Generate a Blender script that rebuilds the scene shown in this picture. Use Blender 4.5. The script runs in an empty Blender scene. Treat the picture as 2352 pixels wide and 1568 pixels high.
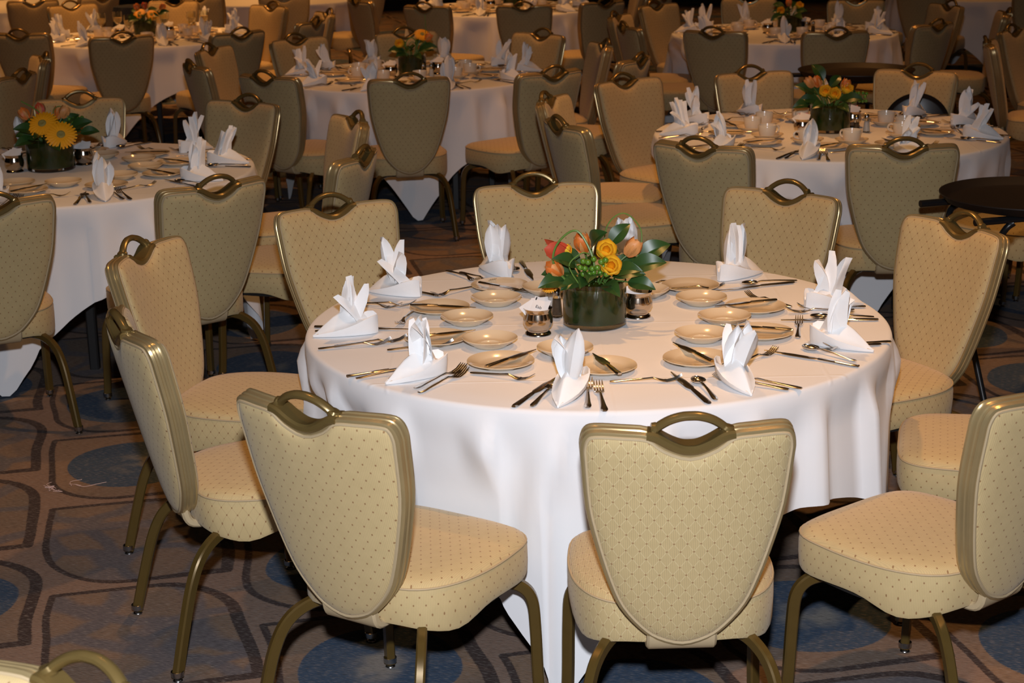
import bpy, math, random
from mathutils import Matrix, Vector
random.seed(7)
S = bpy.context.scene
COL = S.collection
PI = math.pi
# ------------------------------------------------------------------ camera
CAMZ, PITCH, ROLL, FPX = 2.0698, .2706, -.0191, 4014.85
fw = Vector((0, math.cos(PITCH), -math.sin(PITCH)))
up = Vector((0, math.sin(PITCH), math.cos(PITCH)))
rt = Vector((1, 0, 0))
r2 = rt*math.cos(ROLL)+up*math.sin(ROLL)
u2 = up*math.cos(ROLL)-rt*math.sin(ROLL)
cd = bpy.data.cameras.new('camera'); cam = bpy.data.objects.new('camera', cd); COL.objects.link(cam)
cam.matrix_world = Matrix(((r2.x, u2.x, -fw.x, 0), (r2.y, u2.y, -fw.y, 0), (r2.z, u2.z, -fw.z, CAMZ), (0, 0, 0, 1)))
cd.sensor_width = 36; cd.lens = FPX/2352*36; cd.clip_end = 200
cd.dof.use_dof = True; cd.dof.focus_distance = 4.9; cd.dof.aperture_fstop = 9
S.camera = cam
# ------------------------------------------------------------------ world, lights, exposure
w = bpy.data.worlds.new('world'); S.world = w; w.use_nodes = True
w.node_tree.nodes['Background'].inputs[0].default_value = (.02, .015, .01, 1)
S.view_settings.view_transform = 'Standard'; S.view_settings.look = 'None'
S.view_settings.exposure = 0; S.view_settings.gamma = 1; S.view_settings.use_curve_mapping = False

def lamp(name, kind, loc, power, color, size, target=None, spot=None, blend=.3):
    l = bpy.data.lights.new(name, kind); l.energy = power; l.color = color
    l.shadow_soft_size = size
    if spot: l.spot_size = spot; l.spot_blend = blend
    o = bpy.data.objects.new(name, l); COL.objects.link(o); o.location = loc
    if target is not None:
        o.rotation_euler = (Vector(target)-Vector(loc)).to_track_quat('-Z', 'Y').to_euler()
    return o
# the photographer's flash, just above the lens
lamp('camera_flash', 'SPOT', (0, .06, CAMZ+.36), 785, (.94, .97, 1.05), .05, (-.05, 3.6, .0), 1.48, 1.0)
# warm recessed ceiling downlights
DIM = {(-3.3, 6.5): .65, (.25, 6.5): 1.1, (-1.1, 4.0): .42, (-3.7, 4.0): .2, (-6.3, 4.0): .2, (1.5, 4.0): 1.25, (4.1, 4.0): .6,
       (-3.7, 9.6): .6, (-1.1, 9.6): .75, (1.5, 9.6): 1.15, (4.1, 9.6): .8, (-1.1, 12.2): .8, (-3.7, 12.2): 1.4, (-3.7, 14.8): 2.4, (-1.1, 14.8): 1.9}
for ly in (4.0, 6.5, 9.6, 12.2, 14.8, 17.4, 20.0, 22.6):
    for lx in ((-6.3, -3.3, .25, 3.7, 6.7) if ly == 6.5 else (-6.3, -3.7, -1.1, 1.5, 4.1, 6.7)):
        k = .3 if (lx > 3 and ly > 13) else .45 if (lx > 3 and ly > 8) else 1.4 if (lx < 1 and ly > 13) else .8
        near = ly == 6.5 and lx == .25
        lamp('ceiling_downlight', 'SPOT', (lx, ly, 4.16), 165*DIM.get((lx, ly), k), (1.0, .50, .16) if ly < 9 else (1.0, .43, .115), .07, (lx, ly, 0), 1.32 if near else 1.12, .25 if near else .6)
# ------------------------------------------------------------------ node helpers
class NT:
    def __init__(s, name):
        s.m = bpy.data.materials.new(name); s.m.use_nodes = True
        s.t = s.m.node_tree; s.b = s.t.nodes['Principled BSDF']
    def n(s, typ, **kw):
        nd = s.t.nodes.new(typ)
        for k, v in kw.items(): setattr(nd, k, v)
        return nd
    def put(s, sock, v):
        if hasattr(v, 'is_linked') or isinstance(v, bpy.types.NodeSocket): s.t.links.new(v, sock)
        else: sock.default_value = v
    def m_(s, op, a, b=None, c=None):
        nd = s.n('ShaderNodeMath', operation=op)
        s.put(nd.inputs[0], a)
        if b is not None: s.put(nd.inputs[1], b)
        if c is not None: s.put(nd.inputs[2], c)
        return nd.outputs[0]
    def mix(s, f, a, b):
        nd = s.n('ShaderNodeMix', data_type='RGBA')
        s.put(nd.inputs[0], f)
        for i, v in ((6, a), (7, b)):
            s.put(nd.inputs[i], v if not isinstance(v, tuple) else (*v[:3], 1))
        return nd.outputs[2]
    def smooth(s, x, lo, hi):
        nd = s.n('ShaderNodeMapRange', interpolation_type='SMOOTHSTEP')
        s.put(nd.inputs[0], x); nd.inputs[1].default_value = lo; nd.inputs[2].default_value = hi
        return nd.outputs[0]
    def noise(s, vec, scale, detail=2, rough=.5):
        nd = s.n('ShaderNodeTexNoise'); nd.inputs['Scale'].default_value = scale
        nd.inputs['Detail'].default_value = detail; nd.inputs['Roughness'].default_value = rough
        if vec is not None: s.t.links.new(vec, nd.inputs['Vector'])
        return nd.outputs[0]
    def coord(s, which='Object'): return s.n('ShaderNodeTexCoord').outputs[which]
    def sep(s, v):
        nd = s.n('ShaderNodeSeparateXYZ'); s.t.links.new(v, nd.inputs[0]); return nd.outputs
    def comb(s, x, y, z=0.0):
        nd = s.n('ShaderNodeCombineXYZ')
        for i, v in enumerate((x, y, z)): s.put(nd.inputs[i], v)
        return nd.outputs[0]
    def bump(s, h, strength, dist):
        nd = s.n('ShaderNodeBump'); nd.inputs['Strength'].default_value = strength; nd.inputs['Distance'].default_value = dist
        s.t.links.new(h, nd.inputs['Height']); s.t.links.new(nd.outputs[0], s.b.inputs['Normal'])
    def set(s, color=None, rough=None, metal=None, **kw):
        if color is not None: s.put(s.b.inputs['Base Color'], color if not isinstance(color, tuple) else (*color[:3], 1))
        if rough is not None: s.put(s.b.inputs['Roughness'], rough)
        if metal is not None: s.b.inputs['Metallic'].default_value = metal
        for k, v in kw.items(): s.b.inputs[k.replace('_', ' ')].default_value = v
        return s
def plain(name, color, rough=.5, metal=0., var=.06, scale=40, **kw):
    k = NT(name)
    nz = k.noise(k.coord(), scale, 3)
    c2 = tuple(max(0, c*(1-2*var)) for c in color)
    k.set(k.mix(nz, c2, color), rough, metal, **kw)
    return k.m

def fabric_material(name, line, stripe):
    k = NT(name)
    u, v, _ = k.sep(k.coord('UV'))
    a = k.m_('DIVIDE', u, .029); b = k.m_('DIVIDE', v, .040)
    def dot(off):
        fa = k.m_('SUBTRACT', k.m_('FRACT', k.m_('ADD', a, off)), .5)
        fb = k.m_('SUBTRACT', k.m_('FRACT', k.m_('ADD', b, off)), .5)
        d = k.m_('SQRT', k.m_('ADD', k.m_('POWER', k.m_('MULTIPLY', fa, .029), 2), k.m_('POWER', k.m_('MULTIPLY', fb, .034), 2)))
        return k.smooth(d, .0026, .0013)
    dots = k.m_('MAXIMUM', dot(.5), dot(0.))
    l1 = k.m_('ABSOLUTE', k.m_('SUBTRACT', k.m_('FRACT', k.m_('ADD', k.m_('ADD', a, b), .5)), .5))
    l2 = k.m_('ABSOLUTE', k.m_('SUBTRACT', k.m_('FRACT', k.m_('ADD', k.m_('SUBTRACT', a, b), .5)), .5))
    lines = k.smooth(k.m_('MINIMUM', l1, l2),   .034, .012)
    st = k.m_('MULTIPLY_ADD', k.m_('SINE', k.m_('MULTIPLY', u, 2*PI/.0040)), .5, .5)
    nz = k.noise(k.coord('UV'), 30, 3)
    base = k.mix(nz, (.50, .368, .170), (.60, .448, .218))
    c = k.mix(k.m_('MULTIPLY', st, stripe), base, (.36, .28, .14))
    c = k.mix(k.m_('MULTIPLY', lines, abs(line)), c, (.74, .62, .36) if line > 0 else (.30, .19, .09))
    c = k.mix(k.m_('MULTIPLY', dots, .85), c, (.23, .105, .035))
    k.set(c, .82, Sheen_Weight=.15)
    k.bump(k.m_('ADD', st, dots), .25, .0006)
    return k.m
M = {}
M['fabric'] = fabric_material('dotted_upholstery', -.07, .35)
M['fabric_line'] = fabric_material('lattice_upholstery', .5, .75)
M['fabric_net'] = fabric_material('netted_upholstery', -.38, .18)
M['piping'] = plain('upholstery_piping', (.47, .36, .21), .75)
M['brass'] = plain('brass_frame', (.52, .39, .19), .30, .55, .10, 18)
M['leg'] = plain('bronze_leg_paint', (.125, .078, .020), .25, .35, .08, 25)
M['handle'] = plain('bronze_handle', (.20, .135, .045), .27, .45, .08, 30)
M['black_pan'] = plain('black_seat_pan', (.012, .011, .010), .7)
M['chrome'] = plain('steel_glide', (.45, .45, .45), .25, 1.)
M['steel'] = plain('cutlery_steel', (.72, .68, .64), .20, 1., .05, 60)
M['silver'] = plain('tarnished_silver', (.66, .56, .46), .16, 1., .14, 30)
M['china'] = plain('cream_china', (.74, .60, .41), .16, 0., .02, 20, Coat_Weight=.4)
M['cup_china'] = plain('white_china', (.78, .70, .56), .2, 0., .02, 20)
M['napkin'] = plain('white_linen_napkin', (.90, .90, .90), .85, 0., .015, 60)
M['black_metal'] = plain('black_stand_metal', (.012, .012, .013), .3)
M['tray'] = plain('brown_black_tray', (.020, .014, .011), .5)
M['table_leg'] = plain('dark_table_leg', (.02, .02, .02), .4)
M['wood'] = plain('plywood_tabletop', (.20, .13, .07), .6)
M['salt'] = plain('white_salt', (.85, .85, .86), .8)
M['pepper'] = plain('ground_pepper', (.16, .11, .07), .9, 0., .3, 400)
M['packet'] = plain('white_paper_packet', (.80, .80, .81), .6)
M['packet_pink'] = plain('pink_paper_packet', (.72, .22, .25), .6)
M['ink'] = plain('black_ink', (.01, .01, .01), .6)
M['stem'] = plain('green_stem', (.07, .16, .03), .45)
M['grass'] = plain('bear_grass', (.13, .25, .045), .4)
M['berry'] = plain('green_berry', (.10, .24, .02), .28, Coat_Weight=.3)
M['disc'] = plain('gerbera_disc', (.42, .36, .10), .8, 0., .3, 500)
M['yellow'] = plain('yellow_petal', (1.0, .62, .03), .5)
M['gold'] = plain('golden_petal', (1.0, .43, .008), .5)
M['orange'] = plain('orange_petal', (.90, .23, .035), .5, 0., .2, 60)
M['red'] = plain('red_petal', (.70, .09, .035), .5, 0., .2, 60)
M['peach'] = plain('peach_petal', (.86, .38, .12), .5, 0., .2, 50)
M['navy'] = plain('navy_cloth', (.012, .017, .034), .9)
M['lint'] = plain('pink_thread', (.75, .55, .5), .9)
M['water'] = plain('pale_drink', (.72, .52, .22), .15)
k = NT('leaf_green')
g = k.noise(k.coord(), 18, 3)
k.set(k.mix(g, (.012, .045, .008), (.04, .10, .022)), .36); M['leaf'] = k.m
k = NT('clear_glass'); k.set((.95, .97, .95), .02, 0., Transmission_Weight=1.0, IOR=1.45); M['glass'] = k.m
k = NT('leaf_lined_vase')
g = k.noise(k.coord(), 14, 4)
k.set(k.mix(g, (.004, .018, .002), (.016, .058, .006)), .25); M['lining'] = k.m
# tablecloth: white linen with sharp ironing creases (fine relief)
k = NT('white_tablecloth')
x, y, z = k.sep(k.coord())
def crease(c, p, o):
    d = k.m_('ABSOLUTE', k.m_('SUBTRACT', k.m_('FRACT', k.m_('DIVIDE', k.m_('ADD', c, o), p)), .5))
    return k.smooth(d, .016, 0.)
cr = k.m_('MAXIMUM', crease(x, .57, .285), crease(y, .57, .285))
wv = k.noise(k.coord(), 5, 3)
k.set((.80, .80, .81), .88, 0., Sheen_Weight=.1)
k.bump(k.m_('ADD', k.m_('MULTIPLY', k.m_('MULTIPLY', cr, k.smooth(z, .742, .757)), .35), k.m_('MULTIPLY', wv, .8)), .5, .006); M['cloth'] = k.m
# carpet: staggered leaf-shaped cells, tan outlines edged in dark brown, blue medallions
k = NT('banquet_carpet')
X, Y, _ = k.sep(k.coord())
CA, SA = math.cos(.227), math.sin(.227)
A = k.m_('ADD', k.m_('MULTIPLY', X, -SA), k.m_('MULTIPLY', Y, CA))
B = k.m_('ADD', k.m_('MULTIPLY', X, CA), k.m_('MULTIPLY', Y, SA))
wob = k.m_('MULTIPLY', k.m_('SUBTRACT', k.noise(k.coord(), 1.7, 1), .5), .10)
B = k.m_('ADD', B, wob)
PA, PB = .74, .60
bi = k.m_('DIVIDE', k.m_('ADD', B, .30), PB); ci = k.m_('FLOOR', bi)
odd = k.m_('FLOORED_MODULO', ci, 2.0)
ai = k.m_('ADD', k.m_('DIVIDE', k.m_('SUBTRACT', A, -.21), PA), k.m_('MULTIPLY', odd, .5)); ri = k.m_('FLOOR', ai)
pu = k.m_('MULTIPLY', k.m_('SUBTRACT', k.m_('FRACT', bi), .5), PB)
pv = k.m_('MULTIPLY', k.m_('SUBTRACT', k.m_('FRACT', ai), .5), PA)
pos = k.m_('GREATER_THAN', k.m_('MULTIPLY', pu, pv), 0.)
rad = k.m_('MULTIPLY_ADD', pos, .235, .03)
qx = k.m_('ADD', k.m_('SUBTRACT', k.m_('ABSOLUTE', pu), PB/2), rad)
qy = k.m_('ADD', k.m_('SUBTRACT', k.m_('ABSOLUTE', pv), PA/2), rad)
ln = k.m_('SQRT', k.m_('ADD', k.m_('POWER', k.m_('MAXIMUM', qx, 0.), 2), k.m_('POWER', k.m_('MAXIMUM', qy, 0.), 2)))
sd = k.m_('SUBTRACT', k.m_('ADD', k.m_('MINIMUM', k.m_('MAXIMUM', qx, qy), 0.), ln), rad)
fine = k.noise(k.coord(), 160, 2)
sd = k.m_('ADD', sd, k.m_('MULTIPLY', k.m_('SUBTRACT', fine, .5), .010))
thick = k.m_('MULTIPLY_ADD', k.smooth(pu, -.15, .3), .016, .022)
out = k.smooth(sd, -.017, -.012)                                   # tan outline
dark = k.smooth(k.m_('ADD', k.m_('ADD', sd, .015), thick), -.003, .003)
typ = k.m_('LESS_THAN', k.m_('FLOORED_MODULO', k.m_('ADD', ri, k.m_('MULTIPLY', ci, 2.0)), 4.0), 1.5)
rr = k.m_('SQRT', k.m_('ADD', k.m_('POWER', pu, 2), k.m_('POWER', k.m_('MULTIPLY', pv, .92), 2)))
rr = k.m_('ADD', rr, k.m_('MULTIPLY', k.m_('SUBTRACT', fine, .5), .008))
oval = k.m_('MULTIPLY', k.smooth(rr, .225, .219), typ)
mott = k.noise(k.coord(), 7, 2)
star = k.m_('MULTIPLY', k.smooth(rr, .115, .05), k.smooth(mott, .40, .62))
vor = k.n('ShaderNodeTexVoronoi', feature='DISTANCE_TO_EDGE'); vor.inputs['Scale'].default_value = 4.3
wv = k.n('ShaderNodeVectorMath', operation='ADD'); k.t.links.new(k.coord(), wv.inputs[0])
nn = k.n('ShaderNodeTexNoise'); nn.inputs['Scale'].default_value = 3; 
sc = k.n('ShaderNodeVectorMath', operation='SCALE'); sc.inputs['Scale'].default_value = .16
k.t.links.new(k.coord(), nn.inputs['Vector']); k.t.links.new(nn.outputs['Color'], sc.inputs[0]); k.t.links.new(sc.outputs[0], wv.inputs[1])
k.t.links.new(wv.outputs[0], vor.inputs['Vector'])
vein = k.smooth(vor.outputs[0], .16, .06)
blot = k.noise(k.coord(), 2.2, 2)
cell = k.mix(k.smooth(blot, .35, .65), (0.143, 0.104, 0.077), (0.210, 0.131, 0.084))
cell = k.mix(k.m_('MULTIPLY', vein, .75), cell, (0.087, 0.087, 0.108))
ringc = k.mix(k.smooth(blot, .4, .6), (0.160, 0.111, 0.081), (0.218, 0.138, 0.087))
blue = k.mix(star, (0.028, 0.058, 0.108), (0.19, 0.18, 0.165))
inner = k.mix(typ, cell, ringc); inner = k.mix(oval, inner, blue)
c = k.mix(dark, inner, (0.034, 0.018, 0.015)); c = k.mix(out, c, (0.215, 0.140, 0.102))
strv = k.comb(k.m_('MULTIPLY', k.m_('ADD', k.m_('MULTIPLY', X, .95), k.m_('MULTIPLY', Y, -.3)), 45), k.m_('MULTIPLY', k.m_('ADD', k.m_('MULTIPLY', X, .3), k.m_('MULTIPLY', Y, .95)), 420))
streak = k.noise(strv, 1., 2)
c = k.mix(k.m_('MULTIPLY', k.smooth(streak, .52, .70), .55), c, (.29, .255, .23))
c = k.mix(k.m_('MULTIPLY', k.smooth(streak, .48, .32), .55), c, (0.040, 0.032, 0.028))
k.set(c, .95); k.bump(streak, .5, .003); M['carpet'] = k.m
M['wall'] = plain('warm_beige_wall', (.10, .07, .045), .85, 0., .05, 3)
M['ceiling'] = plain('cream_ceiling', (.20, .19, .17), .9, 0., .03, 3)
# ------------------------------------------------------------------ mesh helpers
class MB:
    def __init__(s): s.v = []; s.f = []; s.uv = []; s.mi = []
    def vert(s, p, uv=None): s.v.append(tuple(p)); s.uv.append(uv or (0, 0)); return len(s.v)-1
    def grid(s, rows, closed_u=False, closed_v=False, uv=None):
        n = len(rows[0]); base = len(s.v)
        for i, r in enumerate(rows):
            for j, p in enumerate(r): s.vert(p, uv[i][j] if uv else None)
        for i in range(len(rows)-(0 if closed_v else 1)):
            i2 = (i+1) % len(rows)
            for j in range(n-(0 if closed_u else 1)):
                j2 = (j+1) % n
                s.f.append((base+i*n+j, base+i*n+j2, base+i2*n+j2, base+i2*n+j))
        return base
    def cap(s, idx): s.f.append(tuple(idx))
    def lathe(s, prof, seg=32, c=(0, 0, 0), cap0=False, cap1=False):
        rows = [[(c[0]+r*math.cos(2*PI*j/seg), c[1]+r*math.sin(2*PI*j/seg), c[2]+z) for j in range(seg)] for r, z in prof]
        b = s.grid(rows, True)
        if cap0: s.cap(range(b+seg-1, b-1, -1))
        if cap1: s.cap(range(b+(len(prof)-1)*seg, b+len(prof)*seg))
    def sweep(s, path, prof, up=(0, 0, 1), closed=False, scale=None, caps=True):
        P = [Vector(p) for p in path]; n = len(P); rows = []; u = Vector(up)
        for i in range(n):
            a = P[i-1] if (i > 0 or closed) else P[i]; b = P[(i+1) % n] if (i < n-1 or closed) else P[i]
            t = (b-a).normalized(); sd = t.cross(u)
            if sd.length < 1e-4: sd = t.cross(Vector((1, .01, 0)))
            sd.normalize(); uu = sd.cross(t); k = scale[i] if scale else 1
            rows.append([P[i]+sd*(x*k)+uu*(y*k) for x, y in prof])
            if not closed: u = uu
        b = s.grid(rows, True, closed); m = len(prof)
        if caps and not closed:
            s.cap(range(b, b+m)); s.cap(range(b+(n-1)*m+m-1, b+(n-1)*m-1, -1))
    def box(s, c, h):
        b = len(s.v)
        for dx in (-1, 1):
            for dy in (-1, 1):
                for dz in (-1, 1): s.vert((c[0]+dx*h[0], c[1]+dy*h[1], c[2]+dz*h[2]))
        for q in ((0, 1, 3, 2), (4, 6, 7, 5), (0, 4, 5, 1), (2, 3, 7, 6), (0, 2, 6, 4), (1, 5, 7, 3)): s.f.append(tuple(b+i for i in q))
    def mesh(s, name, mat, smooth=True, sharp=40):
        me = bpy.data.meshes.new(name); me.from_pydata(s.v, [], s.f)
        ul = me.uv_layers.new(name='uv')
        for lp in me.loops: ul.data[lp.index].uv = s.uv[lp.vertex_index]
        me.materials.append(M[mat])
        if smooth:
            me.polygons.foreach_set('use_smooth', [True]*len(me.polygons))
            try: me.set_sharp_from_angle(angle=math.radians(sharp))
            except Exception: pass
        me.update(); return me
def circ(r, n=8, ry=None): return [(r*math.cos(2*PI*i/n), (ry or r)*math.sin(2*PI*i/n)) for i in range(n)]
def rect(a, b, c=.3):
    k = min(a, b)*c
    return [(a, -b+k), (a, b-k), (a-k, b), (-a+k, b), (-a, b-k), (-a, -b+k), (-a+k, -b), (a-k, -b)]
def catmull(p, n=4, closed=False):
    out = []; m = len(p)
    for i in range(m if closed else m-1):
        if closed: a, b, c, d = p[i-1], p[i], p[(i+1) % m], p[(i+2) % m]
        else: a, b, c, d = p[max(i-1, 0)], p[i], p[i+1], p[min(i+2, m-1)]
        for j in range(n):
            t = j/n
            out.append(tuple(.5*((2*b[q])+(c[q]-a[q])*t+(2*a[q]-5*b[q]+4*c[q]-d[q])*t*t+(3*b[q]-a[q]-3*c[q]+d[q])*t**3) for q in range(len(b))))
    if not closed: out.append(tuple(p[-1]))
    return out
def sm(x, lo, hi):
    t = max(0, min(1, (x-lo)/(hi-lo))); return t*t*(3-2*t)
def obj(name, me, parent=None, loc=None, rot=None):
    o = bpy.data.objects.new(name, me); COL.objects.link(o)
    if parent: o.parent = parent
    if loc: o.location = loc
    if rot: o.rotation_euler = rot
    return o
LABELS = {}
def tag(o, label, cat, group=None):
    n = len(label.split()); assert 4 <= n <= 16, label
    o['label'] = label; o['category'] = cat
    if group: o['group'] = group
    return o
def struct(o): o['kind'] = 'structure'; return o
HRS = ['twelve', 'one', 'two', 'three', 'four', 'five', 'six', 'seven', 'eight', 'nine', 'ten', 'eleven']
def hour(deg): return HRS[int(round(((90-deg) % 360)/30)) % 12]
# ------------------------------------------------------------------ room shell
def slab(name, x0, x1, y0, y1, z0, z1, mat):
    b = MB(); b.box(((x0+x1)/2, (y0+y1)/2, (z0+z1)/2), ((x1-x0)/2, (y1-y0)/2, (z1-z0)/2))
    return struct(obj(name, b.mesh(name, mat, False)))
slab('floor', -11, 11, -3, 27, -.1, 0, 'carpet')
slab('ceiling', -11, 11, -3, 27, 4.2, 4.3, 'ceiling')
slab('wall_left', -11.2, -11, -3, 27, 0, 4.2, 'wall'); slab('wall_right', 11, 11.2, -3, 27, 0, 4.2, 'wall')
slab('wall_back', -11, 11, 27, 27.2, 0, 4.2, 'wall'); slab('wall_front', -11, 11, -3.2, -3, 0, 4.2, 'wall')
# ------------------------------------------------------------------ banquet chair meshes
HALF = [(0, 0), (.059, .016), (.0986, .046), (.142, .1014), (.1696, .169), (.197, .264), (.217, .354), (.2268, .462), (.2283, .500), (.2195, .5275), (.197, .539), (.14, .540), (.086, .536), (.05, .510), (0, .493)]
OUTL = catmull(HALF+[(-x, h) for x, h in HALF[-2:0:-1]], 3, True)
def bp(x, h, o): return (x, -.235-.2486*h+.038*(x/.2165)**2+.97*o, .377+h+.24*o)
def normals(P):
    out = []
    for i in range(len(P)):
        a, b = P[i-1], P[(i+1) % len(P)]
        dx, dy = b[0]-a[0], b[1]-a[1]; l = math.hypot(dx, dy) or 1
        out.append((dy/l, -dx/l))
    return out
NRM = normals(OUTL)
def chair_meshes():
    C = {}
    # brass rim with a fluted edge
    b = MB(); prof = [(-.015, -.020), (-.006, -.0215), (-.001, -.019), (0, -.012), (-.0025, -.009), (-.0025, -.004), (0, -.002), (0, .004), (-.0025, .006), (-.0025, .011), (0, .014), (-.001, .020), (-.006, .0225), (-.015, .021)]
    b.grid([[bp(p[0]+n[0]*d, p[1]+n[1]*d, o) for d, o in prof] for p, n in zip(OUTL, NRM)], True, True)
    C['back_frame'] = b.mesh('back_frame', 'brass')
    inn = [(p[0]-n[0]*.0125, p[1]-n[1]*.0125) for p, n in zip(OUTL, NRM)]
    cen = (0, .30)
    def pad(sign, edge, rise, name, mat):
        b = MB(); rows = []; uv = []
        for s, q in ((1.02, 0), (1.0, .45), (.97, .66), (.90, .82), (.78, .92), (.60, .97), (.38, 1.), (.16, 1.)):
            r = [(cen[0]+(x-cen[0])*s, cen[1]+(h-cen[1])*s) for x, h in inn]
            rows.append([bp(x, h, sign*(edge+rise*q)) for x, h in r]); uv.append(r)
        base = b.grid(rows if sign > 0 else rows, True, uv=uv)
        n = len(inn); b.cap(range(base+(len(rows)-1)*n, base+len(rows)*n))
        return b.mesh(name, mat)
    for nm, mt in (('', 'fabric'), ('_line', 'fabric_line'), ('_net', 'fabric_net')):
        C['back_pad'+nm] = pad(-1, .012, .022, 'back_pad', mt); C['front_pad'+nm] = pad(1, .012, .032, 'front_pad', mt)
    for sg, nm in ((-1, 'piping_back'), (1, 'piping_front')):
        b = MB(); b.sweep([bp(x*1.005, (h-.3)*1.005+.3, sg*.0215) for x, h in inn], circ(.0042, 6), (0, 1, 0), True)
        C[nm] = b.mesh('piping', 'piping')
    # handle: saddle filling the dip and an arched grip
    b = MB()
    sad = catmull([(-.090, .530), (-.072, .527), (-.045, .511), (-.02, .500), (0, .4975), (.02, .500), (.045, .511), (.072, .527), (.090, .530)], 3)
    b.sweep([bp(x, h, 0) for x, h in sad], rect(.010, .026, .5), (0, 1, 0))
    grip = catmull([(-.078, .530), (-.068, .546), (-.045, .562), (-.02, .5705), (0, .572), (.02, .5705), (.045, .562), (.068, .546), (.078, .530)], 4)
    b.sweep([bp(x, h, 0) for x, h in grip], circ(.0095, 10, .0115), (0, 1, 0))
    C['handle'] = b.mesh('handle', 'handle')
    b = MB(); b.sweep([(-.007, 0, -.002), (-.004, 0, 0), (.004, 0, 0), (.007, 0, .002)], circ(.0155, 12), (0, 1, 0), scale=[.75, 1, 1, .75]); C['collar'] = b.mesh('collar', 'handle')
    # seat
    SH = [(0, .236), (.11, .234), (.182, .219), (.222, .172), (.236, .09), (.240, .0), (.229, -.09), (.196, -.165), (.145, -.208), (.075, -.222), (0, -.225)]
    so = catmull(SH+[(-x, y) for x, y in SH[-2:0:-1]], 3, True)
    def seat(mat):
        b = MB(); rows = []; uv = []; per = [0]
        for i in range(1, len(so)): per.append(per[-1]+math.dist(so[i-1], so[i]))
        for s, z in ((.90, .372), (.975, .366), (.995, .378), (1., .41), (.998, .442), (.985, .458)):
            r = []
            for x, y in so:
                ear = .026*math.exp(-((y+.12)/.075)**2)*sm(abs(x), .11, .18) if z < .40 else 0
                arc = .010*math.exp(-(y/.12)**2) if z < .40 else 0
                r.append((x*s, y*s, z-ear+arc))
            rows.append(r); uv.append([(p, z) for p in per])
        b.grid(rows, True, uv=uv)
        rows = []; uv = []
        for s, z in ((.985, .458), (.965, .468), (.90, .4765), (.76, .483), (.55, .487), (.28, .489)):
            rows.append([(x*s, y*s, z) for x, y in so]); uv.append([(x*s, y*s) for x, y in so])
        base = b.grid(rows, True, uv=uv); n = len(so); b.cap(range(base+5*n, base+6*n))
        return b.mesh('seat', mat, True, 60)
    C['seat'] = seat('fabric'); C['seat_net'] = seat('fabric_net'); C['seat_line'] = seat('fabric_line')
    b = MB(); b.sweep([(x*.99, y*.99, .459) for x, y in so], circ(.0028, 6), (0, 0, 1), True); C['seat_piping'] = b.mesh('piping', 'piping')
    b = MB(); rows = [[(x*s, y*s, z) for x, y in so] for s, z in ((.93, .378), (.90, .357))]
    base = b.grid(rows, True); n = len(so); b.cap(range(base+2*n-1, base+n-1, -1)); C['seat_pan'] = b.mesh('seat_pan', 'black_pan')
    # upholstered bracket joining back and seat
    b = MB(); br = catmull([(0, -.135, .365), (0, -.18, .362), (0, -.225, .365), (0, -.243, .385), (0, -.248, .42)], 3)
    b.sweep(br, rect(.078, .011, .5), (1, 0, 0)[::-1]); C['bracket'] = b.mesh('back_bracket', 'piping')
    # legs
    pr = rect(.0115, .0145, .35)
    fl = catmull([(.120, .125, .352), (.165, .150, .352), (.205, .172, .340), (.226, .186, .305), (.231, .192, .23), (.233, .198, .10), (.236, .204, .012)], 5)
    rl = catmull([(.085, -.075, .352), (.125, -.130, .358), (.165, -.190, .352), (.196, -.240, .318), (.214, -.275, .25), (.226, -.305, .14), (.238, -.335, .012)], 5)
    for nm, path in (('front', fl), ('rear', rl)):
        for sg in (1, -1):
            b = MB(); b.sweep([(sg*x, y, z) for x, y, z in path], pr, (0, 0, 1)); C[f'leg_{nm}{sg}'] = b.mesh('leg', 'leg', True, 30)
            C[f'foot_{nm}{sg}'] = (sg*path[-1][0], path[-1][1], 0)
    b = MB(); b.lathe([(0.001, 0), (.012, 0), (.0135, .002), (.012, .005), (.006, .008), (.006, .013), (.0175, .014), (.0178, .028), (.016, .029)], 12); C['glide'] = b.mesh('foot_glide', 'chrome')
    return C
C = chair_meshes()
def make_chair(x, y, rot, label, style='', detail=2):
    ox, oy = x-.235*math.sin(rot), y+.235*math.cos(rot)
    e = obj('banquet_chair', None, None, (ox, oy, 0), (0, 0, rot)); e.empty_display_size = .1
    tag(e, label, 'chair', 'banquet chairs')
    s = obj('seat', C['seat'+style], e); obj('seat_pan', C['seat_pan'], e)
    obj('back_frame', C['back_frame'], e)
    p1 = obj('back_pad', C['back_pad'+style], e); p2 = obj('front_pad', C['front_pad'+style], e)
    h = obj('handle', C['handle'], e)
    if detail > 0:
        obj('piping', C['seat_piping'], s); obj('piping', C['piping_back'], p1); obj('piping', C['piping_front'], p2)
        obj('back_bracket', C['bracket'], e)
        for sg in (-1, 1): obj('collar', C['collar'], h, bp(sg*.0765, .540, 0), (0, -sg*.75+PI/2*0, 0))
    for nm in ('front', 'rear'):
        for sg in (1, -1):
            l = obj('leg', C[f'leg_{nm}{sg}'], e)
            if detail > 0: obj('foot_glide', C['glide'], l, C[f'foot_{nm}{sg}'])
    return e
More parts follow.
